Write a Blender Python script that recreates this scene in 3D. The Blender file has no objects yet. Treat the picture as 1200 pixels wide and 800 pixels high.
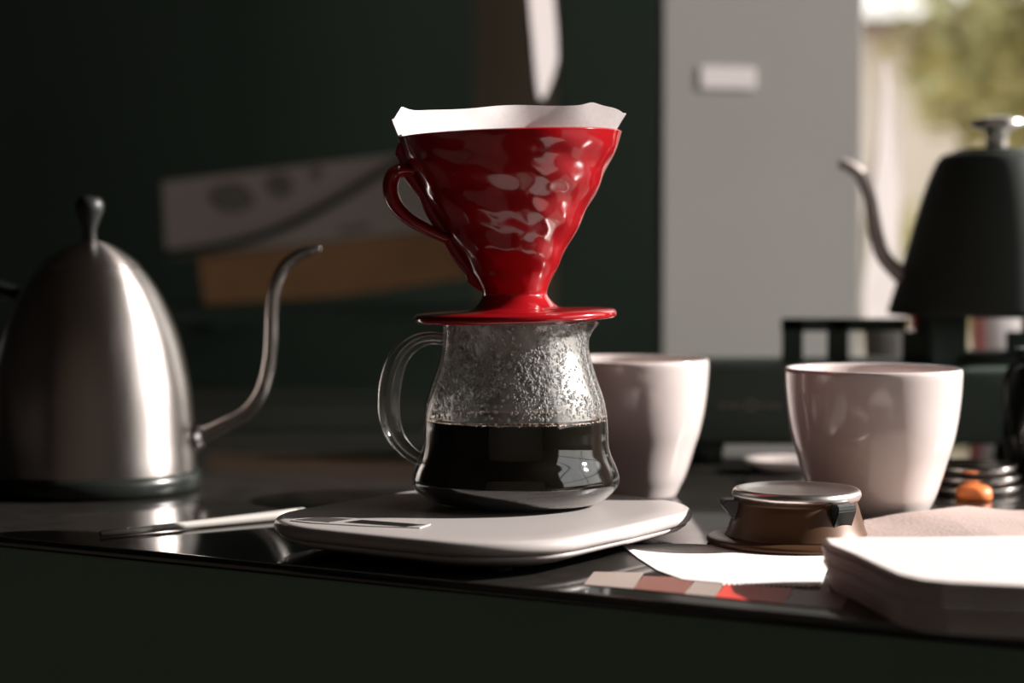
import bpy, bmesh, math, random
from mathutils import Vector, Matrix, noise
from math import sin, cos, pi, radians, exp, atan2, tan
random.seed(7)
S = bpy.context.scene
COL = S.collection

# ------------------------------------------------------------------ camera
H = 0.150                      # camera height above the counter top (z = 0)
FPX = 2300.0
PITCH = math.atan(102 / FPX)
cam = bpy.data.objects.new('camera', bpy.data.cameras.new('camera'))
COL.objects.link(cam)
cam.location = (0, 0, H)
cam.rotation_euler = (pi / 2 - PITCH, 0, 0)
cam.data.sensor_width = 36
cam.data.lens = FPX / 1200 * 36
cam.data.clip_start = 0.02
cam.data.dof.use_dof = True
cam.data.dof.focus_distance = 0.99
cam.data.dof.aperture_fstop = 4.6
S.camera = cam

# ------------------------------------------------------------------ world, sun, exposure
W = bpy.data.worlds.new('sky'); S.world = W
W.use_nodes = True
wn = W.node_tree.nodes; wl = W.node_tree.links
bg = wn['Background']
tc = wn.new('ShaderNodeTexCoord'); sx = wn.new('ShaderNodeSeparateXYZ')
cr = wn.new('ShaderNodeValToRGB')
cr.color_ramp.elements[0].position = 0.0; cr.color_ramp.elements[0].color = (1.0, 0.95, 0.88, 1)
cr.color_ramp.elements[1].position = 0.9; cr.color_ramp.elements[1].color = (0.86, 0.93, 1.0, 1)
wl.new(tc.outputs['Generated'], sx.inputs[0]); wl.new(sx.outputs['Z'], cr.inputs[0])
wl.new(cr.outputs[0], bg.inputs['Color'])
bg.inputs['Strength'].default_value = 1.7

SUN_AZ, SUN_EL = radians(96), radians(25)      # azimuth from the camera-facing direction (-Y) towards +X
sund = bpy.data.lights.new('sun', 'SUN'); sund.energy = 10.8; sund.angle = radians(0.6)
sund.color = (1.0, 0.93, 0.885)
sun = bpy.data.objects.new('sun', sund); COL.objects.link(sun)
sdir = Vector((sin(SUN_AZ) * cos(SUN_EL), -cos(SUN_AZ) * cos(SUN_EL), sin(SUN_EL)))
sun.rotation_euler = sdir.to_track_quat('Z', 'Y').to_euler()
sun.location = (2, 1, 2)
for nm, loc, rot, sz in (('portal_right', (2.19, 0.94, 1.0), (0, radians(90), 0), (1.7, 3.08)),
                         ('portal_back', (1.75, 3.19, 0.75), (radians(-90), 0, 0), (2.2, 1.9))):
    a = bpy.data.lights.new(nm, 'AREA'); a.shape = 'RECTANGLE'; a.size, a.size_y = sz
    a.cycles.is_portal = True
    o = bpy.data.objects.new(nm, a); COL.objects.link(o); o.location = loc; o.rotation_euler = rot

S.view_settings.view_transform = 'Standard'; S.view_settings.look = 'None'
S.view_settings.gamma = 1.0; S.view_settings.use_curve_mapping = False
S.view_settings.exposure = 0.0
try:
    S.cycles.use_denoising = True
    S.cycles.sample_clamp_indirect = 4
    S.cycles.max_bounces = 12; S.cycles.transparent_max_bounces = 24
    S.cycles.caustics_reflective = False; S.cycles.caustics_refractive = False
except Exception:
    pass

# ------------------------------------------------------------------ helpers
def ray(px, py):
    u = (px - 600) / FPX; v = -(py - 400) / FPX
    return Vector((u, cos(PITCH) + v * sin(PITCH), -sin(PITCH) + v * cos(PITCH)))
def at(px, py, z=0.0):
    d = ray(px, py); t = (z - H) / d.z
    return Vector((0, 0, H)) + d * t
def atd(px, py, Y):
    d = ray(px, py); return Vector((0, 0, H)) + d * (Y / d.y)

def obj(name, me, mat=None, parent=None, smooth=True):
    if isinstance(me, bmesh.types.BMesh):
        m = bpy.data.meshes.new(name); me.to_mesh(m); me.free(); me = m
    if mat is not None and not me.materials: me.materials.append(mat)
    for p in me.polygons: p.use_smooth = smooth
    o = bpy.data.objects.new(name, me); COL.objects.link(o)
    if parent is not None: o.parent = parent
    return o
def thing(name, label, cat, loc=(0, 0, 0), rz=0.0, group=None):
    o = bpy.data.objects.new(name, None); COL.objects.link(o)
    o.empty_display_size = .02
    o.location = loc; o.rotation_euler = (0, 0, rz)
    return tag(o, label, cat, group)
def tag(o, label, cat, group=None):
    o['label'] = label; o['category'] = cat
    if group: o['group'] = group
    return o
def struct(name, bm, mat):
    o = obj(name, bm, mat, None, False); o['kind'] = 'structure'; return o
def catmull(pts, n=8):
    P = [Vector(p) for p in pts]; P = [P[0] * 2 - P[1]] + P + [P[-1] * 2 - P[-2]]
    out = []
    for i in range(1, len(P) - 2):
        for k in range(n):
            t = k / n
            out.append(.5 * ((2 * P[i]) + (P[i + 1] - P[i - 1]) * t + (2 * P[i - 1] - 5 * P[i] + 4 * P[i + 1] - P[i + 2]) * t * t
                             + (3 * P[i] - P[i - 1] - 3 * P[i + 1] + P[i + 2]) * t ** 3))
    out.append(P[-2]); return out
def lathe(prof, seg=96, fn=None, cap0=False, cap1=False, closed=False):
    """prof: list of (r, z). fn(r, z, phi) -> (r, z)"""
    bm = bmesh.new(); rings = []
    for r, z in prof:
        ring = []
        if r < 1e-6:
            v = bm.verts.new((0, 0, z)); rings.append([v]); continue
        for s in range(seg):
            ph = 2 * pi * s / seg
            rr, zz = fn(r, z, ph) if fn else (r, z)
            ring.append(bm.verts.new((rr * cos(ph), rr * sin(ph), zz)))
        rings.append(ring)
    pairs = list(zip(rings, rings[1:])) + ([(rings[-1], rings[0])] if closed else [])
    for a, b in pairs:
        if len(a) == 1 and len(b) == 1: continue
        for s in range(seg):
            t = (s + 1) % seg
            if len(a) == 1: bm.faces.new((a[0], b[t], b[s]))
            elif len(b) == 1: bm.faces.new((a[s], a[t], b[0]))
            else: bm.faces.new((a[s], a[t], b[t], b[s]))
    if cap0 and len(rings[0]) > 1: bm.faces.new(rings[0][::-1])
    if cap1 and len(rings[-1]) > 1: bm.faces.new(rings[-1])
    bmesh.ops.recalc_face_normals(bm, faces=bm.faces)
    return bm
def tube(pts, rad, seg=16, n=8, side=None, wide=1.0, caps=True):
    """sweep of an (elliptic) section. rad: number or list of radii per control point; side: axis along which the section is `wide` times wider"""
    C = catmull(pts, n); m = len(C)
    if not hasattr(rad, '__len__'): rad = [rad] * len(pts)
    def R(i):
        t = i / n; k = min(int(t), len(rad) - 2); f = t - k
        return rad[k] * (1 - f) + rad[k + 1] * f
    bm = bmesh.new(); rings = []; prev = None
    for i, c in enumerate(C):
        T = (C[min(i + 1, m - 1)] - C[max(i - 1, 0)]).normalized()
        if side is not None: A = Vector(side)
        elif prev is None: A = Vector((0, 1, 0)) if abs(T.y) < .9 else Vector((1, 0, 0))
        else: A = prev
        A = (A - T * A.dot(T)).normalized(); prev = A
        B = T.cross(A)
        rings.append([bm.verts.new(c + A * cos(2 * pi * s / seg) * R(i) * wide + B * sin(2 * pi * s / seg) * R(i)) for s in range(seg)])
    for a, b in zip(rings, rings[1:]):
        for s in range(seg): bm.faces.new((a[s], a[(s + 1) % seg], b[(s + 1) % seg], b[s]))
    if caps:
        bm.faces.new(rings[0][::-1]); bm.faces.new(rings[-1])
    bmesh.ops.recalc_face_normals(bm, faces=bm.faces)
    return bm
def box(bm, c, s, rz=0.0, bevel=0.0, M=None):
    r = bmesh.ops.create_cube(bm, size=1.0)
    vs = r['verts']
    for v in vs: v.co = Vector((v.co.x * s[0], v.co.y * s[1], v.co.z * s[2]))
    if bevel:
        es = list({e for v in vs for e in v.link_edges})
        q = bmesh.ops.bevel(bm, geom=es, offset=bevel, segments=3, affect='EDGES', profile=.5)
        vs = list({v for f in q['faces'] for v in f.verts} | {v for v in vs if v.is_valid})
    X = Matrix.Translation(Vector(c)) @ Matrix.Rotation(rz, 4, 'Z')
    if M is not None: X = M
    for v in vs: v.co = X @ v.co
    return bm
def bx(c, s, rz=0.0, bevel=0.0): return box(bmesh.new(), c, s, rz, bevel)
def bxr(x0, x1, y0, y1, z0, z1, bm=None):
    return box(bm or bmesh.new(), ((x0 + x1) / 2, (y0 + y1) / 2, (z0 + z1) / 2), (x1 - x0, y1 - y0, z1 - z0))
def slab(poly, z0, z1, bev=0.0):
    """prism over a polygon of (x, y)"""
    bm = bmesh.new()
    a = [bm.verts.new((p[0], p[1], z0)) for p in poly]; f = bm.faces.new(a)
    if f.normal.z > 0: pass
    r = bmesh.ops.extrude_face_region(bm, geom=[f])
    for v in r['geom']:
        if isinstance(v, bmesh.types.BMVert): v.co.z = z1
    bmesh.ops.recalc_face_normals(bm, faces=bm.faces)
    if bev:
        bmesh.ops.bevel(bm, geom=[e for e in bm.edges if abs(e.verts[0].co.z - e.verts[1].co.z) < 1e-6], offset=bev, segments=3, affect='EDGES', profile=.5)
    return bm
def rrect(w, d, r, n=12, pw=0.0):
    """rounded rectangle outline, pw bows the sides outwards"""
    out = []
    for cx, cy, a0 in ((w / 2 - r, d / 2 - r, 0), (-w / 2 + r, d / 2 - r, pi / 2), (-w / 2 + r, -d / 2 + r, pi), (w / 2 - r, -d / 2 + r, 1.5 * pi)):
        for i in range(n + 1):
            a = a0 + pi / 2 * i / n; out.append([cx + r * cos(a), cy + r * sin(a)])
    res = []
    for i, p in enumerate(out):                        # a few points on the straights so that they can bow
        q = out[(i + 1) % len(out)]; res.append(p)
        if math.dist(p, q) > .03:
            for k in range(1, 10): res.append([p[0] + (q[0] - p[0]) * k / 10, p[1] + (q[1] - p[1]) * k / 10])
    for p in res:
        bx_ = pw * (1 - (2 * p[1] / d) ** 2); by_ = pw * (1 - (2 * p[0] / w) ** 2)
        if abs(p[0]) > w / 2 - r: p[0] += math.copysign(max(bx_, 0), p[0])
        if abs(p[1]) > d / 2 - r: p[1] += math.copysign(max(by_, 0), p[1])
    return res
def stack_outline(outline, levels):
    """levels: (inset, z) loops of one outline shrunk by scale; closed solid"""
    bm = bmesh.new(); rings = []
    R = max(math.hypot(*p) for p in outline)
    for ins, z in levels:
        ring = []
        for p in outline:
            l = math.hypot(*p); k = (l - ins) / l
            ring.append(bm.verts.new((p[0] * k, p[1] * k, z)))
        rings.append(ring)
    n = len(outline)
    for a, b in zip(rings, rings[1:]):
        for s in range(n): bm.faces.new((a[s], a[(s + 1) % n], b[(s + 1) % n], b[s]))
    bm.faces.new(rings[0][::-1]); bm.faces.new(rings[-1])
    bmesh.ops.recalc_face_normals(bm, faces=bm.faces)
    return bm

# ------------------------------------------------------------------ materials
def mat(name, col, rough=.5, metal=0.0, spec=.5, noise_s=0, noise_a=0.0, bump=0.0, bump_s=200, coat=0.0, **kw):
    m = bpy.data.materials.new(name); m.use_nodes = True
    nt = m.node_tree; b = nt.nodes['Principled BSDF']
    b.inputs['Base Color'].default_value = (*col, 1); b.inputs['Roughness'].default_value = rough
    b.inputs['Metallic'].default_value = metal; b.inputs['Specular IOR Level'].default_value = spec
    b.inputs['Coat Weight'].default_value = coat; b.inputs['Coat Roughness'].default_value = .05
    for k, v in kw.items(): b.inputs[k].default_value = v
    t = nt.nodes.new('ShaderNodeTexCoord')
    if noise_a:
        n = nt.nodes.new('ShaderNodeTexNoise'); n.inputs['Scale'].default_value = noise_s; n.inputs['Detail'].default_value = 5
        mx = nt.nodes.new('ShaderNodeMix'); mx.data_type = 'RGBA'
        mx.inputs['A'].default_value = (*[c * (1 - noise_a) for c in col], 1)
        mx.inputs['B'].default_value = (*[min(1, c * (1 + noise_a)) for c in col], 1)
        nt.links.new(t.outputs['Object'], n.inputs['Vector']); nt.links.new(n.outputs['Fac'], mx.inputs['Factor'])
        nt.links.new(mx.outputs['Result'], b.inputs['Base Color'])
    if bump:
        n2 = nt.nodes.new('ShaderNodeTexNoise'); n2.inputs['Scale'].default_value = bump_s; n2.inputs['Detail'].default_value = 4
        bp = nt.nodes.new('ShaderNodeBump'); bp.inputs['Strength'].default_value = bump; bp.inputs['Distance'].default_value = .001
        nt.links.new(t.outputs['Object'], n2.inputs['Vector']); nt.links.new(n2.outputs['Fac'], bp.inputs['Height'])
        nt.links.new(bp.outputs['Normal'], b.inputs['Normal'])
    return m
def thin_glass(name, tint=(.97, .97, .96), ior=1.45, rough=.02, gain=1.0):
    m = bpy.data.materials.new(name); m.use_nodes = True; nt = m.node_tree
    nt.nodes.remove(nt.nodes['Principled BSDF'])
    out = nt.nodes['Material Output']
    tr = nt.nodes.new('ShaderNodeBsdfTransparent'); tr.inputs['Color'].default_value = (*tint, 1)
    gl = nt.nodes.new('ShaderNodeBsdfGlossy'); gl.inputs['Roughness'].default_value = rough
    gl.inputs['Color'].default_value = (1, 1, 1, 1)
    fr = nt.nodes.new('ShaderNodeLayerWeight'); fr.inputs['Blend'].default_value = .5
    pw = nt.nodes.new('ShaderNodeMath'); pw.operation = 'POWER'; pw.inputs[1].default_value = 4.5
    ma = nt.nodes.new('ShaderNodeMath'); ma.operation = 'MULTIPLY_ADD'; ma.inputs[1].default_value = .95; ma.inputs[2].default_value = ((ior - 1) / (ior + 1)) ** 2
    mu = nt.nodes.new('ShaderNodeMath'); mu.operation = 'MULTIPLY'; mu.inputs[1].default_value = gain; mu.use_clamp = True
    nt.links.new(fr.outputs['Facing'], pw.inputs[0]); nt.links.new(pw.outputs[0], ma.inputs[0])
    mx = nt.nodes.new('ShaderNodeMixShader')
    nt.links.new(ma.outputs[0], mu.inputs[0]); nt.links.new(mu.outputs[0], mx.inputs[0])
    nt.links.new(tr.outputs[0], mx.inputs[1]); nt.links.new(gl.outputs[0], mx.inputs[2]); nt.links.new(mx.outputs[0], out.inputs[0])
    return m
def paper_mat(name, col, trans=.45, bump=.3):
    m = bpy.data.materials.new(name); m.use_nodes = True; nt = m.node_tree
    b = nt.nodes['Principled BSDF']; out = nt.nodes['Material Output']
    b.inputs['Roughness'].default_value = .9; b.inputs['Specular IOR Level'].default_value = .1
    t = nt.nodes.new('ShaderNodeTexCoord'); n = nt.nodes.new('ShaderNodeTexNoise')
    n.inputs['Scale'].default_value = 420; n.inputs['Detail'].default_value = 6
    mx = nt.nodes.new('ShaderNodeMix'); mx.data_type = 'RGBA'
    mx.inputs['A'].default_value = (*[c * .88 for c in col], 1); mx.inputs['B'].default_value = (*[min(1, c * 1.07) for c in col], 1)
    nt.links.new(t.outputs['Object'], n.inputs['Vector']); nt.links.new(n.outputs['Fac'], mx.inputs['Factor'])
    nt.links.new(mx.outputs['Result'], b.inputs['Base Color'])
    bp = nt.nodes.new('ShaderNodeBump'); bp.inputs['Strength'].default_value = bump; bp.inputs['Distance'].default_value = .0006
    nt.links.new(n.outputs['Fac'], bp.inputs['Height']); nt.links.new(bp.outputs[0], b.inputs['Normal'])
    tl = nt.nodes.new('ShaderNodeBsdfTranslucent'); nt.links.new(mx.outputs['Result'], tl.inputs['Color'])
    ms = nt.nodes.new('ShaderNodeMixShader'); ms.inputs[0].default_value = trans
    nt.links.new(b.outputs[0], ms.inputs[1]); nt.links.new(tl.outputs[0], ms.inputs[2]); nt.links.new(ms.outputs[0], out.inputs[0])
    return m
def brushed(name, col, rough, aniso):
    m = mat(name, col, rough, 1.0, bump=.12, bump_s=90)
    nt = m.node_tree; b = nt.nodes['Principled BSDF']
    tg = nt.nodes.new('ShaderNodeTangent'); tg.direction_type = 'RADIAL'; tg.axis = 'Z'
    nt.links.new(tg.outputs[0], b.inputs['Tangent']); b.inputs['Anisotropic'].default_value = aniso; b.inputs['Anisotropic Rotation'].default_value = .25
    # fine rings left by the brushing
    for n in nt.nodes:
        if n.type == 'TEX_NOISE':
            mp = nt.nodes.new('ShaderNodeMapping'); mp.inputs['Scale'].default_value = (.3, .3, 30)
            src = n.inputs['Vector'].links[0].from_socket
            nt.links.new(src, mp.inputs['Vector']); nt.links.new(mp.outputs[0], n.inputs['Vector'])
    return m

DARK = (.088, .122, .098)
M_wall = mat('dark_wall_paint', DARK, .9, spec=.1, noise_s=3, noise_a=.12)
M_brownwall = mat('brown_wall_paint', (.50, .40, .31), .9, spec=.1, noise_s=3, noise_a=.2)
M_floor = mat('floor_dark', (.06, .05, .045), .6)
M_ceil = mat('ceiling_paint', (.14, .12, .105), .9, spec=.1)
M_frontwall = mat('cream_bounce_wall_paint', (.62, .54, .47), .9, spec=.1)  # unseen wall behind the camera, made pale to bounce light onto shaded sides
M_leftwall = mat('dark_side_wall', (.028, .024, .022), .9, spec=.1)
M_roomwall = mat('room_plaster', (.13, .10, .085), .9, spec=.1)
M_counter = mat('polished_black_counter', (.022, .020, .018), .09, spec=.8, noise_s=60, noise_a=.6, bump=.04, bump_s=30)
M_front = mat('counter_front', (.28, .42, .33), .8, spec=.15)
M_white = mat('white_porcelain', (.70, .625, .60), .12, spec=.5, coat=.5)
M_red = mat('red_glazed_plastic', (.32, .006, .010), .14, spec=.5, coat=.6)
M_paper = paper_mat('white_filter_paper', (.95, .91, .90), .70)
M_paper2 = paper_mat('white_sheet_paper', (.90, .85, .83), .1)
M_napkin = paper_mat('napkin_paper', (.80, .74, .71), 0.0, .2)
M_kraft = paper_mat('pale_brown_paper', (.56, .45, .41), .1, .6)
M_scale = mat('white_scale_plastic', (.48, .445, .43), .26, spec=.5)
M_scaledisp = mat('grey_display_window', (.10, .09, .085), .1)
M_black = mat('black_gloss', (.012, .015, .013), .25)
M_blackm = mat('black_matt', (.07, .095, .078), .6, spec=.2)
M_steel = brushed('brushed_steel', (.58, .53, .50), .29, .75)
M_steel2 = mat('plain_steel', (.60, .56, .53), .2, 1.0)
M_glass = thin_glass('clear_glass', gain=1.3)
M_pane = thin_glass('window_glass', (.98, .98, .97))
M_coffee = mat('black_coffee', (.010, .009, .007), .03, spec=.25)
M_rod = mat('pale_rod', (.42, .40, .37), .35)
M_bronzeblack = mat('dull_black_knob', (.012, .014, .013), .45)
M_bronze = mat('brown_metal', (.095, .046, .022), .36, .3, noise_s=80, noise_a=.2)
M_chrome = mat('worn_chrome', (.85, .79, .75), .30, 1.0, bump=.1, bump_s=300)
M_grey = mat('grey_painted_steel', (.40, .385, .365), .7, spec=.2, noise_s=2.2, noise_a=.16)  # broad tone noise, raised to imitate soft shadow on the door
M_cloth = mat('cloth_white', (.42, .38, .375), .8)
M_label = mat('white_label', (.95, .88, .86), .6)
M_wood = mat('brown_wood', (.62, .33, .16), .6, noise_s=14, noise_a=.3)
M_board = mat('pale_board', (.72, .60, .55), .8, noise_s=5, noise_a=.25)
M_orange = mat('orange_plastic', (.85, .22, .05), .5)
M_redp = mat('red_print', (.70, .06, .04), .4)
M_cream = mat('cream_print', (.36, .29, .25), .4)
M_redbrown = mat('red_brown_print', (.22, .07, .05), .4)

# ------------------------------------------------------------------ the room
YB, XL, XR, YF, ZF, ZC = 3.2, -2.2, 2.2, -2.4, -0.9, 1.9
struct('floor', bxr(XL, XR, YF, YB, ZF - .05, ZF), M_floor)
struct('ceiling', bxr(XL, XR, YF, YB, ZC, ZC + .05), M_ceil)
struct('wall_left', bxr(XL - .08, XL, YF, YB, ZF, ZC), M_leftwall)
struct('wall_front', bxr(XL, XR, YF - .08, YF, ZF, ZC), M_frontwall)
WX0 = (984 - 600) / FPX * YB
bm = bxr(XL, WX0, YB, YB + .08, ZF, ZC); bxr(WX0, XR, YB, YB + .08, ZF, -.12, bm); bxr(WX0, XR, YB, YB + .08, 1.7, ZC, bm)
struct('wall_back', bm, M_wall)
bm = bxr(XR, XR + .08, YF, -.6, ZF, ZC); bxr(XR, XR + .08, 2.48, YB + .08, ZF, ZC, bm)
bxr(XR, XR + .08, -.6, 2.48, ZF, .15, bm); bxr(XR, XR + .08, -.6, 2.48, 1.85, ZC, bm)
struct('wall_right', bm, M_roomwall)
def window(n, axis, a0, a1, z0, z1, pos, bars, hbars, fm):
    w = bpy.data.objects.new('window_%d' % n, None); COL.objects.link(w); w['kind'] = 'structure'
    def b(u0, u1, v0, v1, nm):
        m = bxr(u0, u1, pos, pos + .04, v0, v1) if axis == 'x' else bxr(pos, pos + .04, u0, u1, v0, v1)
        return obj(nm, m, fm, w, False)
    t = .035
    b(a0, a1, z0, z0 + t, 'frame_rail'); b(a0, a1, z1 - t, z1, 'frame_rail'); b(a0, a0 + t, z0 + t, z1 - t, 'frame_stile'); b(a1 - t, a1, z0 + t, z1 - t, 'frame_stile')
    us = [a0 + t] + bars + [a1 - t]; vs = [z0 + t] + hbars + [z1 - t]
    for u in bars: b(u - .015, u + .015, z0 + t, z1 - t, 'glazing_bar')
    if axis == 'x':
        for u0, u1 in zip(us, us[1:]):
            obj('pane', bxr(u0 + .002, u1 - .002, pos + .018, pos + .022, z0 + t, z1 - t), M_pane, w, False)
    for v in hbars: b(a0 + t, a1 - t, v - .012, v + .012, 'glazing_bar')
M_frame = mat('window_frame_paint', (.30, .27, .24), .5)
window(1, 'x', WX0, XR, -.12, 1.7, YB + .02, [1.45], [], M_frame)
window(2, 'y', -.6, 2.48, .15, 1.85, XR + .02, [.95, 1.93], [.78, 1.54], M_frame)

# ------------------------------------------------------------------ outdoors: ground and trees beyond the back window
M_ground = mat('pale_ground', (.42, .36, .28), .9)
struct('ground', bxr(-6, 14, YB + .1, 24, ZF - .15, ZF - .05), M_ground)
M_leafs = [mat('leaf_yellow_green', (.40, .36, .15), .6, noise_s=2, noise_a=.4), mat('leaf_olive', (.30, .27, .13), .6, noise_s=2, noise_a=.4)]
M_bark = mat('bark', (.16, .11, .08), .9)
def tree(x, y, zc, r, n, m, label):
    t = thing('tree', label, 'tree', (x, y, ZF - .05), 0, 'trees beyond the window')
    obj('trunk', tube([(0, 0, 0), (.05, 0, (zc - ZF) * .5), (0, 0, zc - ZF)], [.07, .05, .03], 8, 4), M_bark, t)
    bm = bmesh.new()
    for i in range(n):
        a = random.gauss(0, 1), random.gauss(0, 1), random.gauss(0, 1)
        v = Vector(a).normalized() * r * random.uniform(.35, 1.05); v.z *= .8
        if noise.noise(v * 2.2 + Vector((x, y, 0))) < -.12: continue
        c = v + Vector((0, 0, zc - ZF)); s = random.uniform(.035, .075)
        A = Vector((random.uniform(-1, 1), random.uniform(-1, 1), random.uniform(-.6, .6))).normalized()
        B = A.cross(Vector((random.uniform(-1, 1), random.uniform(-1, 1), random.uniform(-1, 1)))).normalized()
        bm.faces.new([bm.verts.new(c + A * s), bm.verts.new(c + B * s * .5), bm.verts.new(c - A * s), bm.verts.new(c - B * s * .5)])
    f = obj('foliage', bm, m, t, False); f['kind'] = 'stuff'
tree(1.86, 6.6, .95, .58, 3600, M_leafs[0], 'yellow green leafy tree outside, nearest the grey panel')
tree(2.95, 8.5, .62, .85, 4200, M_leafs[1], 'darker olive tree outside, at the right edge of the picture')
tree(2.3, 10.4, .05, .60, 2600, M_leafs[0], 'low yellow green bush seen left of the black kettle knob')
M_house = mat('pale_house_wall', (.62, .55, .49), .9, noise_s=1.2, noise_a=.15)
hs = thing('house', 'pale plastered house wall blurred behind the trees outside', 'building', (3.0, 12.5, ZF - .05))
obj('wall', bxr(-2.4, 3.6, 0, .3, 0, 2.50), M_house, hs, False)
obj('roof', bxr(-2.6, 3.8, -.2, .5, 2.50, 2.58), M_bark, hs, False)

# ------------------------------------------------------------------ counter
E0, E1 = at(170, 645), at(1200, 745)
ed = (E1 - E0).normalized(); en = Vector((-ed.y, ed.x, 0))       # en points away from the camera
c0 = E0 - ed * 1.2; c1 = E1 + ed * .55
poly = [c0, c1, c1 + en * 1.02, c0 + en * 1.02]
ct = thing('counter', 'polished black counter carrying the kettles, cups and scale', 'counter', (0, 0, ZF))
def rel(bm, o):
    bmesh.ops.translate(bm, verts=bm.verts, vec=-Vector(o.location)); return bm
bm = slab([(p.x, p.y) for p in poly], -.006, 0.0, .0015)
obj('worktop', rel(bm, ct), M_counter, ct, True)
q = [c0 + en * .001, c1 + en * .001, c1 + en * .03, c0 + en * .03]
obj('front_panel', rel(slab([(p.x, p.y) for p in q], ZF, -.006), ct), M_front, ct, False)
for a in (c0 + ed * .05, c1 - ed * .10):
    q = [a + en * .06, a + ed * .04 + en * .06, a + ed * .04 + en * .98, a + en * .98]
    obj('side_panel', rel(slab([(p.x, p.y) for p in q], ZF, -.006), ct), M_front, ct, False)

# ------------------------------------------------------------------ kitchen scale
ST = .018
SC = Vector((-.013, 1.006, 0))
sc = thing('kitchen_scale', 'flat white kitchen scale with rounded corners under the glass server', 'scale', SC, radians(-34))
ol = rrect(.170, .192, .048, 16, .004)
obj('lower_housing', stack_outline(ol, [(.030, .002), (.024, .0025), (.006, .0078), (.003, .0098), (.0035, .0105), (.006, .0108)]), M_scale, sc)
obj('weighing_plate', stack_outline(ol, [(.006, .0108), (.0022, .0112), (.0006, .0125), (0, .0143), (.0006, .0163), (.0020, .0175), (.0045, .018), (.02, .018)]), M_scale, sc)
for fx, fy in ((1, 1), (1, -1), (-1, 1), (-1, -1)):
    obj('foot', rel(lathe([(0, 0), (.006, 0), (.006, .0022), (0, .0022)], 16), sc) if 0 else lathe([(0, 0), (.006, 0), (.006, .0024), (0, .0024)], 16), M_blackm, sc).location = (fx * .048, fy * .058, 0)

def inlay(name, pix, m, z=.0179, th=.0003):
    P_ = [at(x, y, .018) for x, y in pix]
    bm = slab([(p.x, p.y) for p in P_], z, z + th); 
    bmesh.ops.transform(bm, matrix=(Matrix.Translation(SC) @ Matrix.Rotation(radians(-34), 4, 'Z')).inverted(), verts=bm.verts)
    return obj(name, bm, m, sc, False)
inlay('control_panel', [(341, 610.5), (346, 608.6), (375, 606.3), (420, 608.2), (505, 614.5), (492, 619), (430, 617), (366, 613.3)], M_scale, .0179, .0006)
inlay('button_window', [(346, 610.2), (374, 607.3), (414, 609.3), (386, 613.2)], M_scaledisp, .0183, .0004)
inlay('display', [(404, 613.2), (424, 610.4), (499, 616), (476, 618.4)], M_black, .0183, .0004)

# ------------------------------------------------------------------ glass server
D = 1.036; K = D / FPX
SX = (604 - 600) / FPX * D
def zat(y): return atd(600, y, D).z
sv = thing('glass_server', 'heat proof glass coffee server half full of black coffee', 'coffee server', (SX, D, ST))
prof_px = [(378, 86), (388, 84.5), (398, 85), (412, 87), (428, 91), (446, 97), (466, 104), (484, 107.5), (500, 109), (518, 109.5), (530, 112), (543, 117.5), (553, 121), (562, 122), (570, 119.5), (578, 112), (585, 102)]
z_top = zat(378) - ST
pts = catmull([(r * K, 0, zat(y) - ST) for y, r in prof_px] + [(88 * K, 0, .0012), (76 * K, 0, .0)], 5)
outer = [(p.x, max(p.z, 0)) for p in pts]
TH = .0009
inner = [(max(r - TH, .001), max(z, .0028)) for r, z in outer]
def spout(r, z, ph):
    d = (ph + pi) % (2 * pi) - pi
    t = max(0, min(1, (z - (z_top - .014)) / .014))
    return r + .0055 * exp(-(d / .20) ** 2) * t * t, z - .0004 * exp(-(d / .2) ** 2) * t
prof = [(0, 0)] + outer[::-1] + [(outer[0][0] - TH / 2, z_top + .0009)] + inner + [(0, .0028)]
obj('glass_body', lathe(prof, 160, spout), M_glass, sv)
lvl = .0620 - ST
cprof = []
for r, z in inner:
    if z < lvl: cprof.append((r - .0002, z))
rl = cprof[0][0]
cprof = [(0, lvl), (rl - .0030, lvl), (rl - .0012, lvl + .0003), (rl, lvl + .0011)] + cprof + [(0, .0030)]
obj('coffee', lathe(cprof, 128), M_coffee, sv)
# foam bubbles round the meniscus; larger pale ones at the back imitate reflected light
M_foam_glint = mat('coffee_foam_glint', (.80, .64, .56), .25)
bm = bmesh.new()
for i in range(420):
    a = (random.uniform(0, 2 * pi) if i < 220 else random.uniform(.25, pi - .25)) if i > 60 else random.choice((-1.72, -.75, -1.1)) + random.gauss(0, .09)
    r = rl - random.uniform(.0002, .0018); s = random.uniform(.0003, .0007) * (1.5 if i > 220 else 1)
    bmesh.ops.create_icosphere(bm, subdivisions=1, radius=s, matrix=Matrix.Translation((r * cos(a), r * sin(a), lvl + .0009)))
o = obj('foam_glint', bm, M_foam_glint, sv); o['kind'] = 'stuff'
# handle
def sp(x, y): p = atd(x, y, D); return (p.x - SX, 0, p.z - ST)
M_hglass = thin_glass('handle_glass', (.86, .85, .84), 1.5, .2, 4.5)
obj('handle', tube([sp(519, 397), sp(503, 396), sp(484, 402), sp(466, 421), sp(457, 452), sp(456, 485), sp(463, 510), sp(476, 527), sp(491, 538)],
                   [.0036, .0038, .0046, .0056, .0060, .0058, .0050, .0042, .0034], 20, 8, side=(0, 1, 0), wide=1.55), M_hglass, sv)
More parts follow.
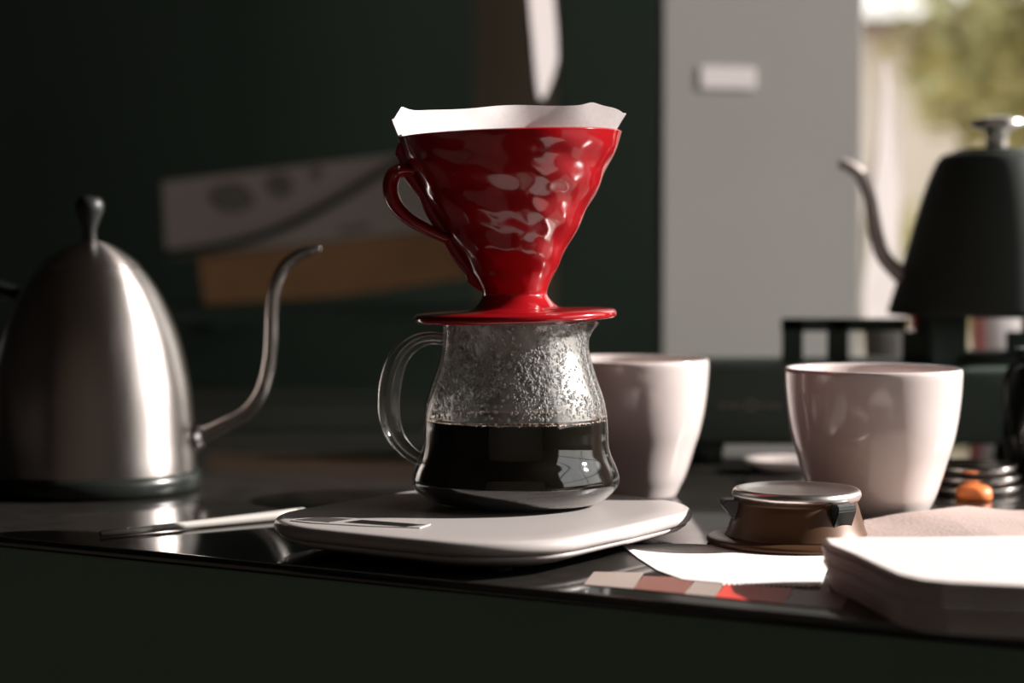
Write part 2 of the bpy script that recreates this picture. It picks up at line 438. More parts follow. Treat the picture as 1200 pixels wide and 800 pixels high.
# condensation
def R_in(z):
    for (r0, z0), (r1, z1) in zip(inner, inner[1:]):
        if z1 <= z <= z0: return r0 + (r1 - r0) * ((z0 - z) / max(z0 - z1, 1e-9))
    return inner[0][0]
M_drop = mat('water_drops', (1, 1, 1), .02); M_drop.node_tree.nodes['Principled BSDF'].inputs['Transmission Weight'].default_value = .72; M_drop.node_tree.nodes['Principled BSDF'].inputs['IOR'].default_value = 1.33
bm = bmesh.new()
ico = [v.co.copy() for v in bmesh.ops.create_icosphere(bm, subdivisions=1, radius=1)['verts']]
icf = [[v.index for v in f.verts] for f in (bm.verts.index_update() or bm.faces)]
bm.free(); V = []; F = []
for i in range(7500):
    z = random.uniform(lvl + .004, z_top - .001); a = random.uniform(0, 2 * pi)
    nz = noise.noise(Vector((cos(a) * 2.2, sin(a) * 2.2, z * 38)))
    if nz < -.10 and random.random() < .85: continue
    r = R_in(z) - .0001; s = random.choice((.00035, .0005, .0007, .0010)) * random.uniform(.7, 1.15)
    up = random.uniform(.9, 1.7); b0 = len(V)
    for c in ico:
        rr = r + c.x * s * .55; tt = a + c.y * s / r
        V.append((rr * cos(tt), rr * sin(tt), z + c.z * s * up))
    F += [[b0 + k for k in f] for f in icf]
me = bpy.data.meshes.new('condensation'); me.from_pydata(V, [], F)
o = obj('condensation', me, M_drop, sv); o['kind'] = 'stuff'
# thin film of fog on the inside
m = bpy.data.materials.new('fogged_film'); m.use_nodes = True; nt = m.node_tree; nt.nodes.remove(nt.nodes['Principled BSDF'])
t = nt.nodes.new('ShaderNodeTexCoord'); n1 = nt.nodes.new('ShaderNodeTexNoise'); n1.inputs['Scale'].default_value = 55; n1.inputs['Detail'].default_value = 6
mpn = nt.nodes.new('ShaderNodeMapping'); mpn.inputs['Scale'].default_value = (1.3, 1.3, .55)
rp = nt.nodes.new('ShaderNodeValToRGB'); rp.color_ramp.elements[0].position = .48; rp.color_ramp.elements[0].color = (.03, .03, .03, 1)
rp.color_ramp.elements[1].position = .66; rp.color_ramp.elements[1].color = (.50, .50, .50, 1)
df = nt.nodes.new('ShaderNodeBsdfDiffuse'); df.inputs[0].default_value = (.85, .80, .78, 1)
tl = nt.nodes.new('ShaderNodeBsdfTranslucent'); tl.inputs[0].default_value = (.85, .80, .78, 1)
ad = nt.nodes.new('ShaderNodeMixShader'); ad.inputs[0].default_value = .5
tr = nt.nodes.new('ShaderNodeBsdfTransparent'); mx = nt.nodes.new('ShaderNodeMixShader')
L = nt.links.new
L(t.outputs['Object'], mpn.inputs[0]); L(mpn.outputs[0], n1.inputs['Vector']); L(n1.outputs['Fac'], rp.inputs[0]); L(rp.outputs[0], mx.inputs[0])
L(df.outputs[0], ad.inputs[1]); L(tl.outputs[0], ad.inputs[2]); L(tr.outputs[0], mx.inputs[1]); L(ad.outputs[0], mx.inputs[2])
gw = nt.nodes.new('ShaderNodeBsdfGlossy'); gw.inputs['Roughness'].default_value = .34; gw.inputs['Color'].default_value = (1, .97, .95, 1)
mw = nt.nodes.new('ShaderNodeMixShader'); mw.inputs[0].default_value = .18
L(mx.outputs[0], mw.inputs[1]); L(gw.outputs[0], mw.inputs[2]); L(mw.outputs[0], nt.nodes['Material Output'].inputs[0])
fp = [(r - .0003, z) for r, z in inner if z > lvl + .0015]
o = obj('fog_film', lathe(fp, 96), m, sv); o['kind'] = 'stuff'

# ------------------------------------------------------------------ dripper
TILT = radians(-1.8)
dz0 = zat(376)                                                   # underside of the flange
dr = thing('coffee_dripper', 'glossy red cone dripper with wavy walls on top of the glass server', 'coffee dripper', (SX, D, dz0 + .0006))
dr.rotation_euler = (radians(0.6), TILT, 0)
def zd(y): return zat(y) - dz0
def wave(z): return .0011 * sin(2 * pi * (z - .006) / .0205)
cone = [(56, 363.5), (50, 361), (44, 356), (39.5, 350), (38, 344), (43, 332), (52, 314), (62, 297), (72, 279), (82, 261), (92, 243), (102, 224), (113, 203), (121, 187), (127, 172), (130, 162), (130.5, 159.5)]
cz = catmull([(r * K, 0, zd(y)) for r, y in cone], 8)
zw, zt = zd(344), zd(159.5)
def env(z): return max(0, min(1, (z - zw) / .012)) * max(0, min(1, (zt - z) / .012))
def cfn(r, z, ph):
    e = env(z)
    if e <= 0: return r, z
    k = r / .058
    w = sin(2 * pi * z / .0205 + 2 * ph) * .0006
    f = sin(15 * ph + 60 * z) * sin(2 * pi * z / .0165 + 3 * ph) * .00022 * k + sin(9 * ph - 90 * z) * .00010 * k
    return r + e * (w + f - .0003), z
fl = [(0, -.0005), (84 * K, -.0005), (84.5 * K, 0), (116 * K, 0), (118.5 * K, .0012), (118.5 * K, .0030), (116 * K, .0043), (70 * K, .0052)]
op = [(p.x, p.z) for p in cz]
ip = [(max(r - .0026, .004), z) for r, z in op if z > zd(346)][::-1]
obj('cone_body', lathe(fl[:1] + [(30 * K, -.0005)] + fl[1:] + op + [(130.5 * K - .0013, zt + .0007)] + ip + [(.004, zw), (0, zw)], 240, cfn), M_red, dr)
# seam fin that carries the handle
def R_c(z):
    for a, b_ in zip(op, op[1:]):
        if a[1] <= z <= b_[1]: return a[0] + (b_[0] - a[0]) * (z - a[1]) / max(b_[1] - a[1], 1e-9)
    return op[-1][0]
FA = radians(180 + 6)
bm = bmesh.new(); rings = []
N = 120
for i in range(N + 1):
    z = zw + .001 + (zt - .0035 - zw) * i / N
    e = min(1, (N - i) / 10) * min(1, i / 8); rr = R_c(z)
    ro = rr + (.0038 + .0016 * abs(sin(pi * (z - .004) / .0205))) * e + .0002
    ri = rr - .0028; h = .0017
    ring = []
    for (r, tq) in ((ri, h), (ro - .0007, h), (ro, h * .5), (ro, -h * .5), (ro - .0007, -h), (ri, -h)):
        ring.append(bm.verts.new((r * cos(FA) - tq * sin(FA), r * sin(FA) + tq * cos(FA), z)))
    rings.append(ring)
for a, b_ in zip(rings, rings[1:]):
    for s in range(6): bm.faces.new((a[s], a[(s + 1) % 6], b_[(s + 1) % 6], b_[s]))
bm.faces.new(rings[0][::-1]); bm.faces.new(rings[-1]); bmesh.ops.recalc_face_normals(bm, faces=bm.faces)
obj('seam_fin', bm, M_red, dr)
def dp(x, y): 
    p = atd(x, y, D - .012); rr = -(p.x - SX) ; return (-rr, -(rr) * tan(radians(6)), p.z - dz0)
obj('handle', tube([dp(490, 197), dp(478, 196), dp(467, 201), dp(462, 215), dp(466, 234), dp(481, 252), dp(503, 266), dp(528, 279)],
                   [.0030, .0036, .0042, .0042, .0040, .0036, .0032, .0028], 18, 8, side=(0, 1, 0), wide=1.8), M_red, dr)
# paper filter
fl_ = thing('paper_filter', 'white cone paper filter standing above the red dripper rim', 'paper filter', (SX, D, dz0 + .0006))
fl_.rotation_euler = dr.rotation_euler
bm = bmesh.new(); SEG = 180; rings = []
zr = zt + .0008
Zs = [zw + .006, zd(300), zd(260), zd(220), zd(190), zd(170), zr - .001, zr + .001, zr + .003, zr + .0055, zr + .008, zr + .0105]
for j, z in enumerate(Zs):
    ring = []
    for s in range(SEG):
        ph = 2 * pi * s / SEG
        base = R_c(min(z, zt)) - .0030 + max(0, z - zt) * .36
        up = max(0, (z - zr) / .0105)
        g = lambda c, w: exp(-(((ph - c + pi) % (2 * pi) - pi) / w) ** 2)
        base += up * (.0010 * sin(5 * ph + 1) + .0007 * sin(11 * ph) + .0018 * g(pi + .1, .22) + .0010 * g(-.15, .3)) - up * .0008 * g(pi + .36, .09)
        zz = z + up * (.0035 * g(pi + .42, .16) + .0014 * g(-.78, .12) - .0022 * g(-.05, .35) - .0012 * g(pi - .05, .2) + .0004 * sin(7 * ph))
        ring.append(bm.verts.new((base * cos(ph), base * sin(ph), zz)))
    rings.append(ring)
for a, b_ in zip(rings, rings[1:]):
    for s in range(SEG): bm.faces.new((a[s], a[(s + 1) % SEG], b_[(s + 1) % SEG], b_[s]))
obj('paper_cone', bm, M_paper, fl_)
bm = bmesh.new(); q = []
for z, r in ((zr + .0005, 0), (zr + .005, 0), (zr + .0088, 0)):
    b0 = R_c(zt) - .0026 + (z - zt) * .36
    q.append([bm.verts.new(((b0 + e) * cos(a_), (b0 + e) * sin(a_), z)) for a_, e in ((pi + .02, .0012), (pi + .10, .0018), (pi + .18, .0020), (pi + .30, .0014), (pi + .36, .0008))])
for a, b_ in zip(q, q[1:]):
    for s in range(4): bm.faces.new((a[s], a[s + 1], b_[s + 1], b_[s]))
obj('seam_fold', bm, M_paper, fl_)

# ------------------------------------------------------------------ cups
def make_cup(cx_px, Y, rim_y, label):
    s = .00005 * 0 + 102 * 1.13 / FPX / 102                       # one cup size: metres per px of the measured cup
    hh = .0857
    c = thing('coffee_cup', label, 'cup', ((cx_px - 600) / FPX * Y, Y, 0), 0, 'white cups behind the scale')
    pr = [(0, .003), (52, .0025), (56, .0), (60, .0), (62, .002), (66, .006), (74, .17 * hh), (85, .37 * hh), (92, .5 * hh), (97, .64 * hh), (100.5, .80 * hh), (102, .93 * hh), (102, .975 * hh)]
    o_ = catmull([(r * s, 0, z) for r, z in pr[5:]], 6)
    outer_ = [(r * s, z) for r, z in pr[:5]] + [(p.x, p.z) for p in o_]
    rim = [(101.2 * s, hh * .992), (99.8 * s, hh), (98 * s, hh * .996), (96.8 * s, hh * .98)]
    in_ = [(p.x - .0027, p.z + .002) for p in o_[::-1] if p.z < .94 * hh] + [(.02, .0075), (0, .007)]
    obj('cup_body', lathe(outer_ + rim + in_, 112), M_white, c)
    return c
make_cup(736, 1.215, 430, 'white handleless cup half hidden behind the glass server')
make_cup(1024, 1.115, 431, 'white handleless cup at the right, behind the brown metal filter holder')

# ------------------------------------------------------------------ left kettle
KD = 1.25; KK = KD / FPX; KX = (106 - 600) / FPX * KD
def kz(y): return atd(0, y, KD).z
ke = thing('gooseneck_kettle', 'brushed steel gooseneck kettle with domed lid on black base', 'kettle', (KX, KD, 0))
zb = .0138
obj('power_base', lathe([(0, 0), (.067, 0), (.0690, .003), (.0690, zb * .7), (.0670, zb - .0008), (0, zb - .0008)], 80), M_black, ke)
kp = [(121, 559), (121.5, 540), (120, 516), (116.5, 460), (109, 418), (100, 386), (88, 358), (75, 334), (59.5, 313)]
kp = [(p.x, p.z) for p in catmull([(r * KK, 0, kz(y)) for r, y in kp], 8)]
obj('body', lathe([(0, zb), (119 * KK, zb)] + kp + [(57 * KK, kz(313)), (0, kz(313))], 128), M_steel, ke)
lp = [(p.x, p.z) for p in catmull([(59 * KK, 0, kz(311.5)), (50 * KK, 0, kz(303)), (36 * KK, 0, kz(293)), (20 * KK, 0, kz(285)), (.001, 0, kz(281))], 8)]
lid = obj('lid', lathe([(0, kz(312.5)), (58 * KK, kz(312.5)), (59.8 * KK, kz(312))] + lp + [(0, kz(281))], 96), M_steel, ke)
kn = lathe([(0, kz(282)), (.0045, kz(282)), (.004, kz(270)), (.0055, kz(262)), (.0085, kz(248)), (.0090, kz(240)), (.0070, kz(232)), (0, kz(229))], 40)
obj('lid_knob', kn, M_bronzeblack, lid)
def kpnt(x, y): p = atd(x, y, KD); return (p.x - KX, 0, p.z)
obj('spout', tube([kpnt(218, 516), kpnt(240, 509), kpnt(264, 497), kpnt(288, 483), kpnt(304, 463), kpnt(313, 436), kpnt(317, 405), kpnt(318, 370), kpnt(322, 338), kpnt(333, 313), kpnt(350, 299), kpnt(364, 294), kpnt(376, 291)],
                  [.0060, .0056, .0050, .0046, .0044, .0042, .0041, .0040, .0040, .0039, .0036, .0030, .0016], 18, 8), M_steel2, ke)
obj('spout_collar', tube([kpnt(225, 514), kpnt(231, 512), kpnt(237, 510.5)], [.0098, .0092, .0066], 24, 4), M_steel2, ke)
obj('handle', tube([(-.046, .018, kz(350)), (-.075, .035, kz(338)), (-.12, .05, kz(330)), (-.135, .055, kz(375)), (-.125, .05, kz(430)), (-.11, .045, kz(500))],
                   [.005, .006, .008, .009, .009, .007], 16, 8, side=(0, 1, 0), wide=1.3), M_black, ke)

# ------------------------------------------------------------------ stirring rod at the left
A = at(118, 624, .003); B = at(356, 601, .003)
st = thing('stirring_rod', 'thin pale metal rod lying on the counter before the steel kettle', 'rod', (A.x, A.y, 0))
L_ = (B - A).length; u = (B - A).normalized()
def rod(bm_): return bm_
obj('shaft', tube([Vector((0, 0, .0024)), u * L_ * .5 + Vector((0, 0, .0026)), u * (L_ - .004) + Vector((0, 0, .0030))], [.0016, .0024, .0032], 16, 4), M_rod, st)
obj('rounded_tip', tube([u * (L_ - .0045) + Vector((0, 0, .0030)), u * L_ + Vector((0, 0, .0030)), u * (L_ + .002) + Vector((0, 0, .0030))], [.0033, .0031, .0010], 16, 4), M_rod, st)

# ------------------------------------------------------------------ filter holder
FD = at(933, 637).y; FX = at(933, 637).x; k3 = FD / FPX
fh = thing('filter_holder', 'round brown metal filter holder with dark lugs, standing on white paper', 'filter holder', (FX, FD, .0008))
def fz(y): return atd(933, y, FD).z - .0008
rb = lathe([(0, 0), (103 * k3, 0), (105 * k3, .001), (105 * k3, .0024), (102 * k3, .0034), (84 * k3, .0040), (0, .0040)], 96)
obj('base_disc', rb, M_bronze, fh)
bp_ = catmull([(84 * k3, 0, .0040), (80.5 * k3, 0, .0075), (76.5 * k3, 0, .013), (73 * k3, 0, .0185), (71 * k3, 0, .0215), (73.5 * k3, 0, .0232)], 5)
obj('body', lathe([(0, .0038)] + [(p.x, p.z) for p in bp_] + [(0, .0232)], 96), M_bronze, fh)
tz = fz(571)
obj('top_ring', lathe([(70 * k3, .0230), (73.5 * k3, .0233), (75.2 * k3, .0246), (75.6 * k3, tz - .0030), (74.4 * k3, tz - .0012), (71.5 * k3, tz - .0002), (67 * k3, tz - .0002), (62 * k3, tz - .0014), (30 * k3, tz - .0015), (0, tz - .0012)], 96), M_chrome, fh)
for ang, w, hh_, z0, dd in ((radians(183), .012, .0125, .0105, .0085), (radians(-54), .0135, .0150, .0085, .0060)):
    bm = bmesh.new(); r0 = 70 * k3
    for sgn in (-1, 1):
        pass
    vs = []
    for (r, z) in ((r0, z0), (r0 + dd * .35, z0 + .002), (r0 + dd, z0 + hh_ * .78), (r0 + dd * .9, z0 + hh_), (r0, z0 + hh_)):
        vs.append([Vector((r * cos(ang) - t_ * sin(ang), r * sin(ang) + t_ * cos(ang), z)) for t_ in (-w / 2, w / 2)])
    a = [bm.verts.new(v[0]) for v in vs]; c = [bm.verts.new(v[1]) for v in vs]
    bm.faces.new(a); bm.faces.new(c[::-1])
    for i in range(5): bm.faces.new((a[i], a[(i + 1) % 5], c[(i + 1) % 5], c[i]))
    bmesh.ops.recalc_face_normals(bm, faces=bm.faces)
    bmesh.ops.bevel(bm, geom=list(bm.edges), offset=.0006, segments=2, affect='EDGES')
    obj('lug', bm, M_black, fh, False)

# ------------------------------------------------------------------ papers and card
def sheet(name, pix, z, th, m, label, cat, group=None, curl=None, sub=1):
    P_ = [at(x, y, z) for x, y in pix]; cx = sum(p.x for p in P_) / len(P_); cy = sum(p.y for p in P_) / len(P_)
    bm = slab([(p.x - cx, p.y - cy) for p in P_], 0, th)
    if curl:
        bmesh.ops.triangulate(bm, faces=[f for f in bm.faces if len(f.verts) > 4])
        bmesh.ops.subdivide_edges(bm, edges=list(bm.edges), cuts=sub, use_grid_fill=True)
        for v in bm.verts: v.co.z += curl(v.co.x + cx, v.co.y + cy)
    o = obj(name, bm, m, None, False); o.location = (cx, cy, z)
    if label: tag(o, label, cat, group)
    return o
edge = []
n_ = 40
for i in range(n_ + 1):                                             # crimped near edge
    f = i / n_; x = 962 + (845 - 962) * f; y = 688 - 3.0 * f + (.9 if i % 2 else -.9)
    edge.append((x, y))
sheet('filter_sheet', [(729, 640), (760, 638.5), (800, 638), (860, 640), (975, 640), (972, 660)] + edge + [(800, 680), (770, 669), (748, 655)], .0003, .0006, M_paper2,
      'white filter paper lying flat under the brown metal filter holder', 'paper')
# striped printed card at the very edge
def along(p, q, t): return (p[0] + (q[0] - p[0]) * t, p[1] + (q[1] - p[1]) * t)
cd = thing('printed_card', 'narrow red and cream printed strip at the counter edge', 'card', (0, 0, .0002))
stops = [(684, 686, 742, 691, M_cream), (742, 691, 802, 697, M_redbrown), (802, 697, 838, 700.5, M_cream), (838, 700.5, 918, 709, M_redp), (918, 709, 985, 716, M_cream)]
for i, (x0, y0, x1, y1, mm) in enumerate(stops):
    P_ = [at(x0, y0), at(x1, y1), at(x1 + 12, y1 - 19), at(x0 + 12, y0 - 15)]
    obj('stripe', slab([(p.x, p.y) for p in P_], 0, .0004), mm, cd, False)

# napkin stack
NZ = .0215
def nap_outline(j):
    pts_ = [(966, 629.5), (1010, 628), (1080, 628), (1160, 627), (1240, 626), (1300, 640), (1330, 690), (1200, 685), (1140, 682), (1108, 680.5), (1078, 677.5), (1052, 671.5), (1030, 662), (1000, 648), (972, 637)]
    return pts_
ns = thing('napkin_stack', 'thick folded white napkins stacked at the right front counter edge', 'napkins', (at(1100, 650, NZ).x, at(1100, 650, NZ).y, 0.0004))
NL = 7
for j in range(NL):
    z0 = (NZ - .0004) * j / NL; z1 = (NZ - .0004) * (j + .93) / NL
    P_ = [at(x, y, NZ) for x, y in nap_outline(j)]
    cx, cy = ns.location.x, ns.location.y
    dx, dy = (0, 0) if j == NL - 1 else (random.uniform(-.0012, .0012) , random.uniform(-.0015, .0012))
    P2 = []
    for i, p in enumerate(P_):
        q_ = P_[(i + 1) % len(P_)]
        for k in range(4): P2.append(((p.x + (q_.x - p.x) * k / 4 - cx) * (1 - .003 * (NL - 1 - j)) + dx, (p.y + (q_.y - p.y) * k / 4 - cy) + dy))
    bm = slab(P2, z0, z1, .0008 if j < NL - 1 else .0012)
    obj('napkin', bm, M_napkin, ns, False)
# pale brown paper behind the napkins
def kcurl(x, y): return .0012 + .0010 * sin(x * 60) + .0008 * noise.noise(Vector((x * 30, y * 30, 0)))
sheet('kraft_sheet', [(1012, 612), (1045, 608.5), (1082, 606), (1108, 602), (1132, 598.5), (1170, 599.5), (1210, 600), (1250, 601), (1260, 640), (1120, 640), (1014, 636)], .0045, .0012, M_kraft,
      'creased pale brown paper sheet between the right cup and the napkins', 'paper', None, kcurl, 4)
obj_k = bpy.data.objects['kraft_sheet']
# the booklet that carries the brown paper
sheet('booklet', [(1020, 620), (1250, 606), (1255, 646), (1120, 648), (1022, 640)], .0004, .0042, M_blackm,
      'thin dark booklet under the pale brown paper', 'booklet')

# ------------------------------------------------------------------ gas stove and black kettle
SD = 1.42
stv = thing('gas_stove', 'black portable gas stove with pot frame behind the right cup', 'stove', (atd(990, 500, SD).x, SD, 0))
def gx(x, Y=SD): return (x - 600) / FPX * Y - stv.location.x
def gz(y, Y=SD): return atd(0, y, Y).z
ztop = .068
x0, x1 = gx(786), gx(1290)
obj('housing', bx(((x0 + x1) / 2, .08, (ztop + .012) / 2), (x1 - x0, .16, ztop - .012), 0, .004), M_blackm, stv)
for fx in (x0 + .03, x1 - .03):
    for fy in (.02, .14):
        f = obj('foot', lathe([(0, 0), (.010, 0), (.012, .013), (0, .013)], 20), M_blackm, stv); f.location = (fx, fy, 0)
# emblem and faint lettering on the front
M_print = mat('faint_print', (.17, .15, .14), .5)
ez = gz(475)
bm = lathe([(.0025, 0), (.0048, 0), (.0048, .0004), (.0025, .0004)], 32, closed=True)
e_ = obj('emblem', bm, M_print, stv); e_.rotation_euler = (pi / 2, 0, 0); e_.location = (gx(880), 0, ez)
for i, (xx, w) in enumerate(((846, 5), (853, 2.5), (859, 5), (866, 4), (893, 4), (900, 2), (906, 5), (914, 4.5))):
    obj('letter', bx((gx(xx), -.0002, ez), (w * SD / FPX, .0005, .0042)), M_print, stv, False)
# burner frame
SY = .08; BY = SD + SY
zf = gz(375, BY); zf0 = ztop
fr = bmesh.new()
fr_ = thing('pot_frame', 'x', 'x') if 0 else None
def fx_(x): return (x - 600) / FPX * BY - stv.location.x
for (a, b_, c, d) in ((916, 1062, 373, 388), (917, 941, 373, 425), (970, 994, 373, 425), (1058, 1100, 388, 425), (1180, 1300, 388, 425)):
    zt_, zb_ = gz(c, BY), gz(d, BY)
    obj('frame_bar', bx(((fx_(a) + fx_(b_)) / 2, SY, (zt_ + zb_) / 2), (fx_(b_) - fx_(a), .006, zt_ - zb_), 0, .001), M_blackm, stv, False)
obj('burner', lathe([(0, 0), (.045, 0), (.045, .005), (.030, .008), (0, .008)], 48), M_blackm, stv).location = (fx_(1166), SY, ztop)
bz = ztop + .001
KD2 = BY; K2 = KD2 / FPX; kzb = gz(369, BY)
for i in range(4):
    a = radians(38 + 90 * i)
    o = obj('pot_rest', bx((.055, 0, 0), (.040, .005, kzb - ztop - .0), 0, .0008), M_blackm, stv, False)
    o.location = (fx_(1166), SY, (kzb + ztop) / 2); o.rotation_euler = (0, 0, a)
bk = thing('black_kettle', 'matt black cone shaped gooseneck kettle standing on the gas stove', 'kettle', ((1166 - 600) / FPX * BY, BY, kzb))
def bz_(y): return gz(y, BY) - kzb
M_bk = mat('black_enamel', (.040, .050, .043), .5, spec=.5)
bpf = [(p.x, p.z) for p in catmull([(124 * K2, 0, bz_(364)), (118 * K2, 0, bz_(345)), (106 * K2, 0, bz_(305)), (94 * K2, 0, bz_(262)), (82 * K2, 0, bz_(222)), (70 * K2, 0, bz_(192)), (60 * K2, 0, bz_(181)), (48 * K2, 0, bz_(179))], 6)]
obj('body', lathe([(0, 0), (120 * K2, 0), (123 * K2, .0012)] + bpf + [(0, bz_(180))], 112), M_bk, bk)
ld = obj('lid', lathe([(0, bz_(181)), (50 * K2, bz_(181)), (50 * K2, bz_(178)), (44 * K2, bz_(175)), (0, bz_(173))], 80), M_bk, bk)
obj('lid_knob', lathe([(0, bz_(175)), (13 * K2, bz_(175)), (12 * K2, bz_(162)), (15 * K2, bz_(153)), (29 * K2, bz_(150)), (31.5 * K2, bz_(145)), (29 * K2, bz_(140)), (12 * K2, bz_(137)), (0, bz_(137))], 48), M_chrome, ld)
def bp2(x, y): p = atd(x, y, BY); return (p.x - bk.location.x, 0, p.z - kzb)
obj('spout', tube([bp2(1062, 330), bp2(1047, 314), bp2(1034, 298), bp2(1027, 275), bp2(1023, 252), bp2(1018, 226), bp2(1009, 206), bp2(996, 195), bp2(984, 191)],
                  [.0062, .0060, .0058, .0055, .0052, .0050, .0048, .0046, .0040], 18, 8), mat('satin_dark_steel', (.62, .54, .51), .42, .5), bk)
obj('handle', tube([(.045, .01, bz_(200)), (.085, .02, bz_(150)), (.15, .03, bz_(150)), (.17, .03, bz_(200)), (.165, .03, bz_(300))], [.006, .007, .009, .009, .008], 14, 8), M_bk, bk)

# ------------------------------------------------------------------ things behind the stove
rc = thing('red_cup', 'small red cup showing beneath the black kettle', 'cup', ((1092 - 600) / FPX * 1.78, 1.78, 0))
zz = atd(0, 366, 1.78).z
rs = .020
obj('cup_body', lathe([(0, 0), (rs * .7, 0), (rs * .78, .003), (rs, zz - .001), (rs * .95, zz), (rs * .9, zz - .002), (rs * .7, .006), (0, .006)], 48), M_red, rc)
wb = thing('white_carton', 'small white carton showing beneath the black kettle', 'box', ((1168 - 600) / FPX * 1.80, 1.80, 0))
obj('carton_body', bx((0, 0, .052), (.036, .03, .104), radians(8), .001), M_label, wb)
obj('carton_lid', bx((0, 0, .1055), (.039, .033, .003), radians(8), .001), M_label, wb)
pc = thing('sunlit_patch_cup', 'white cup shape imitating a sunlit patch behind the stove frame', 'cup', ((1040 - 600) / FPX * 1.76, 1.76, 0))  # cup shape added to imitate sunlit white showing through the stove frame
zz = atd(0, 386, 1.76).z
obj('cup_body', lathe([(0, 0), (.017, 0), (.021, zz - .002), (.0222, zz - .001), (.0218, zz), (.020, zz - .001), (.010, .004), (0, .004)], 40), M_label, pc)
# ------------------------------------------------------------------ grey panel, pale hanging sheet
GY = 2.05; GR = radians(14)
gp = thing('grey_door', 'tall grey steel door with a small white label, left of the window', 'door', ((894 - 600) / FPX * GY, GY, ZF), GR)
w_ = (1020 - 768) / FPX * GY / cos(GR) / 1.045
obj('door_panel', bx((0, .008, 1.35), (w_, .016, 2.7), 0, .002), M_grey, gp, False)
obj('label_sticker', bx(((849 - 892) / FPX * GY / cos(GR), -.0006, atd(0, 92, GY).z - ZF), (.060, .001, .022)), M_label, gp, False)
M_sheer = paper_mat('sheer_white_plastic', (.85, .80, .78), .6)
P_ = [atd(x, y, 2.22) for x, y in ((1024, 72), (1030, 90), (1040, 125), (1052, 170), (1062, 215), (1070, 280), (1073, 350), (1073, 430), (1016, 430), (1016, 350), (1018, 250), (1022, 150), (1023, 100))]
bm = bmesh.new()
cx = sum(p.x for p in P_) / len(P_); zmin = min(p.z for p in P_)
f = bm.faces.new([bm.verts.new((p.x - cx, 0.012 * sin((p.z - zmin) * 14), p.z - zmin)) for p in P_])
r = bmesh.ops.extrude_face_region(bm, geom=[f])
for v in r['geom']:
    if isinstance(v, bmesh.types.BMVert): v.co.y += .003
bmesh.ops.recalc_face_normals(bm, faces=bm.faces)
pb = obj('plastic_sleeve', bm, M_sheer, None, False); pb.location = (cx, 2.22, zmin); pb.rotation_euler.z = radians(42); pb.scale.x = 1.3
tag(pb, 'tall pointed white plastic sleeve between grey cabinet and black kettle', 'sleeve')
# the low shelf that carries the sleeve (hidden behind the stove)
rs_ = thing('back_shelf', 'dark low shelf board behind the gas stove', 'shelf', (.45, 2.22, ZF))
obj('shelf_board', bx((0, 0, zmin - ZF - .01), (.30, .12, .02)), M_blackm, rs_, False)
for sx_ in (-.13, .13): obj('shelf_leg', bx((sx_, 0, (zmin - ZF - .02) / 2), (.03, .1, zmin - ZF - .02)), M_blackm, rs_, False)

# ------------------------------------------------------------------ dark post, brown wall panel and white streak behind the dripper
x0, x1 = (655 - 600) / FPX * 2.5, (790 - 600) / FPX * 2.5
struct('trim_1', bxr(x0, x1, 2.5, 2.6, ZF, ZC), M_wall)
x0_, x1_ = (556 - 600) / FPX * 2.7, (658 - 600) / FPX * 2.7
struct('trim_2', bxr(x0_, x1_, 2.7, 2.74, ZF, ZC), M_brownwall)
TY = 1.95
P_ = [atd(x, y, TY) for x, y in ((611, -60), (615, 0), (621, 50), (626, 95), (629, 112), (634, 117), (641, 111), (652, 88), (658.5, 68), (657, 35), (653, 0), (648, -60))]
cx = sum(p.x for p in P_) / len(P_); zmin = min(p.z for p in P_)
bm = bmesh.new(); f = bm.faces.new([bm.verts.new((p.x - cx, 0, p.z - zmin)) for p in P_])
r = bmesh.ops.extrude_face_region(bm, geom=[f])
for v in r['geom']:
    if isinstance(v, bmesh.types.BMVert): v.co.y += .006
bmesh.ops.recalc_face_normals(bm, faces=bm.faces)
tw = thing('hanging_cloth', 'white pointed cloth hanging from a wire above the dripper', 'cloth', (cx, TY, zmin), radians(38))
obj('cloth', bm, M_cloth, tw, False)
obj('hook', tube([(0, .003, .19), (0, -.006, .205), (0, .0, .225), (0, .003, .3), (0, .003, ZC - zmin)], .0015, 10, 6), M_steel2, tw)

# ------------------------------------------------------------------ board and crate on a shelf at the left
BY2 = 2.25
def q3(x, y, Y=BY2): return atd(x, y, Y)
def plate(name, pix, Y, th, m, parent, loc):
    bm = bmesh.new(); f = bm.faces.new([bm.verts.new(q3(x, y, Y) - Vector(loc)) for x, y in pix])
    r = bmesh.ops.extrude_face_region(bm, geom=[f])
    for v in r['geom']:
        if isinstance(v, bmesh.types.BMVert): v.co.y += th
    bmesh.ops.recalc_face_normals(bm, faces=bm.faces)
    return obj(name, bm, m, parent, False)
zs = q3(380, 352).z
loc = Vector((q3(390, 350).x, BY2, q3(235, 357).z))
wc = thing('wooden_crate', 'dim brown wooden crate below the pale board, behind the dripper handle', 'crate', loc)
plate('front_board', [(232, 302), (545, 266), (545, 326), (400, 347), (240, 357)], BY2, .02, M_wood, wc, loc)
for xx in (238, 534):
    plate('side_board', [(xx, 302 if xx < 300 else 268), (xx + 9, 302 if xx < 300 else 267), (xx + 9, 356 if xx < 300 else 328), (xx, 357 if xx < 300 else 329)], BY2 + .0205, .16, M_wood, wc, loc)
loc2 = Vector((q3(330, 300).x, BY2 + .001, q3(195, 303).z))
pb = thing('pale_board', 'pale rectangular sign board with dark smudged print, above the brown crate', 'board', loc2)
plate('board', [(190, 213), (470, 180), (520, 176), (520, 267), (400, 281), (195, 303)], BY2 + .001, .012, M_board, pb, loc2)
M_ink = mat('dark_ink', (.30, .27, .24), .7)
plate('print_mark', [(245, 222), (262, 214), (282, 213), (296, 226), (300, 240), (280, 249), (258, 246), (248, 236)], BY2 - .0005, .0012, M_ink, pb, loc2)
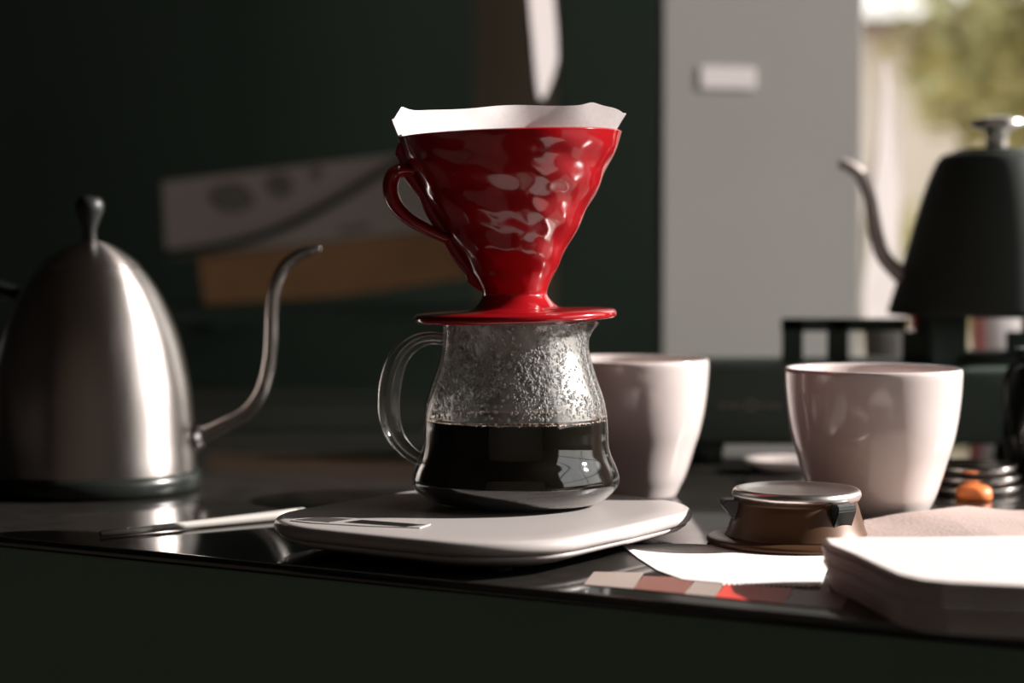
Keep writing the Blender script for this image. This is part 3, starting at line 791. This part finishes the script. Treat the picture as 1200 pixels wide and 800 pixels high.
plate('print_mark', [(312, 205), (328, 201), (340, 205), (345, 222), (330, 233), (316, 224)], BY2 - .0005, .0012, M_ink, pb, loc2)
plate('print_mark', [(362, 198), (374, 194), (380, 204), (370, 213)], BY2 - .0005, .0012, M_ink, pb, loc2)
plate('print_mark', [(395, 268), (430, 261), (438, 266), (402, 274)], BY2 - .0005, .0012, M_ink, pb, loc2)
cb = obj('cable', tube([q3(190, 298, 2.235), q3(260, 288, 2.233), q3(330, 268, 2.233), q3(400, 232, 2.233), q3(455, 198, 2.233), q3(500, 178, 2.233), q3(560, 160, 2.235)], .0045, 10, 8), M_blackm)
tag(cb, 'dark cable running diagonally across the pale board', 'cable')
wsx = loc.x
ws = thing('wall_shelf', 'dark shelf carrying the crate and the pale board, in the shadow', 'shelf', (q3(390, 350).x, BY2 + .09, q3(0, 359).z - .02))
obj('shelf_board', bx((0, 0, .01 - .0), (.42, .2, .018)), M_wall, ws, False)
for sx_ in (-.17, .17):
    obj('bracket', bx((sx_, .43, -.005), (.02, .86, .012)), M_wall, ws, False)

# ------------------------------------------------------------------ small things beside the stove feet
p = at(1150, 590)
ty = thing('steel_tray', 'low steel tray stack beside the right cup, before the stove', 'tray', (at(1150, 585).x, 1.24, 0))
for i, (r, z) in enumerate(((.035, 0), (.034, .0062), (.032, .0124))):
    obj('tray', lathe([(0, z), (r * .9, z), (r, z + .0045), (r * .985, z + .005), (r * .88, z + .0012), (0, z + .0012)], 64), M_steel2, ty)
oc = thing('orange_cap', 'small orange cap lying before the steel trays', 'cap', (at(1136, 583).x, at(1136, 583).y - .012, 0))
obj('cap_body', lathe([(0, 0), (.0095, 0), (.011, .002), (.0105, .007), (.008, .0088), (0, .0092)], 40), M_orange, oc)
sa = thing('saucer', 'small pale saucer in the shade between the two cups', 'saucer', (at(915, 553).x, at(915, 553).y, 0))
obj('saucer_body', lathe([(0, 0), (.014, 0), (.020, .004), (.026, .009), (.0255, .0097), (.019, .006), (.012, .002), (0, .002)], 56), M_white, sa)
pt = thing('black_pitcher', 'dark pitcher cut off by the right edge of the picture', 'pitcher', (atd(1236, 500, 1.3).x, 1.3, 0))
obj('body', lathe([(p_.x, p_.z) for p_ in catmull([(.0008, 0, 0), (.018, 0, .001), (.030, 0, .010), (.034, 0, .03), (.030, 0, .055), (.025, 0, .075), (.027, 0, .088)], 6)] + [(.0255, .087), (.023, .07), (0, .07)], 64), M_black, pt)
obj('handle', tube([(-.024, -.012, .078), (-.034, -.016, .072), (-.036, -.017, .05), (-.031, -.014, .032)], [.003, .0035, .003, .002], 12, 6), M_black, pt)
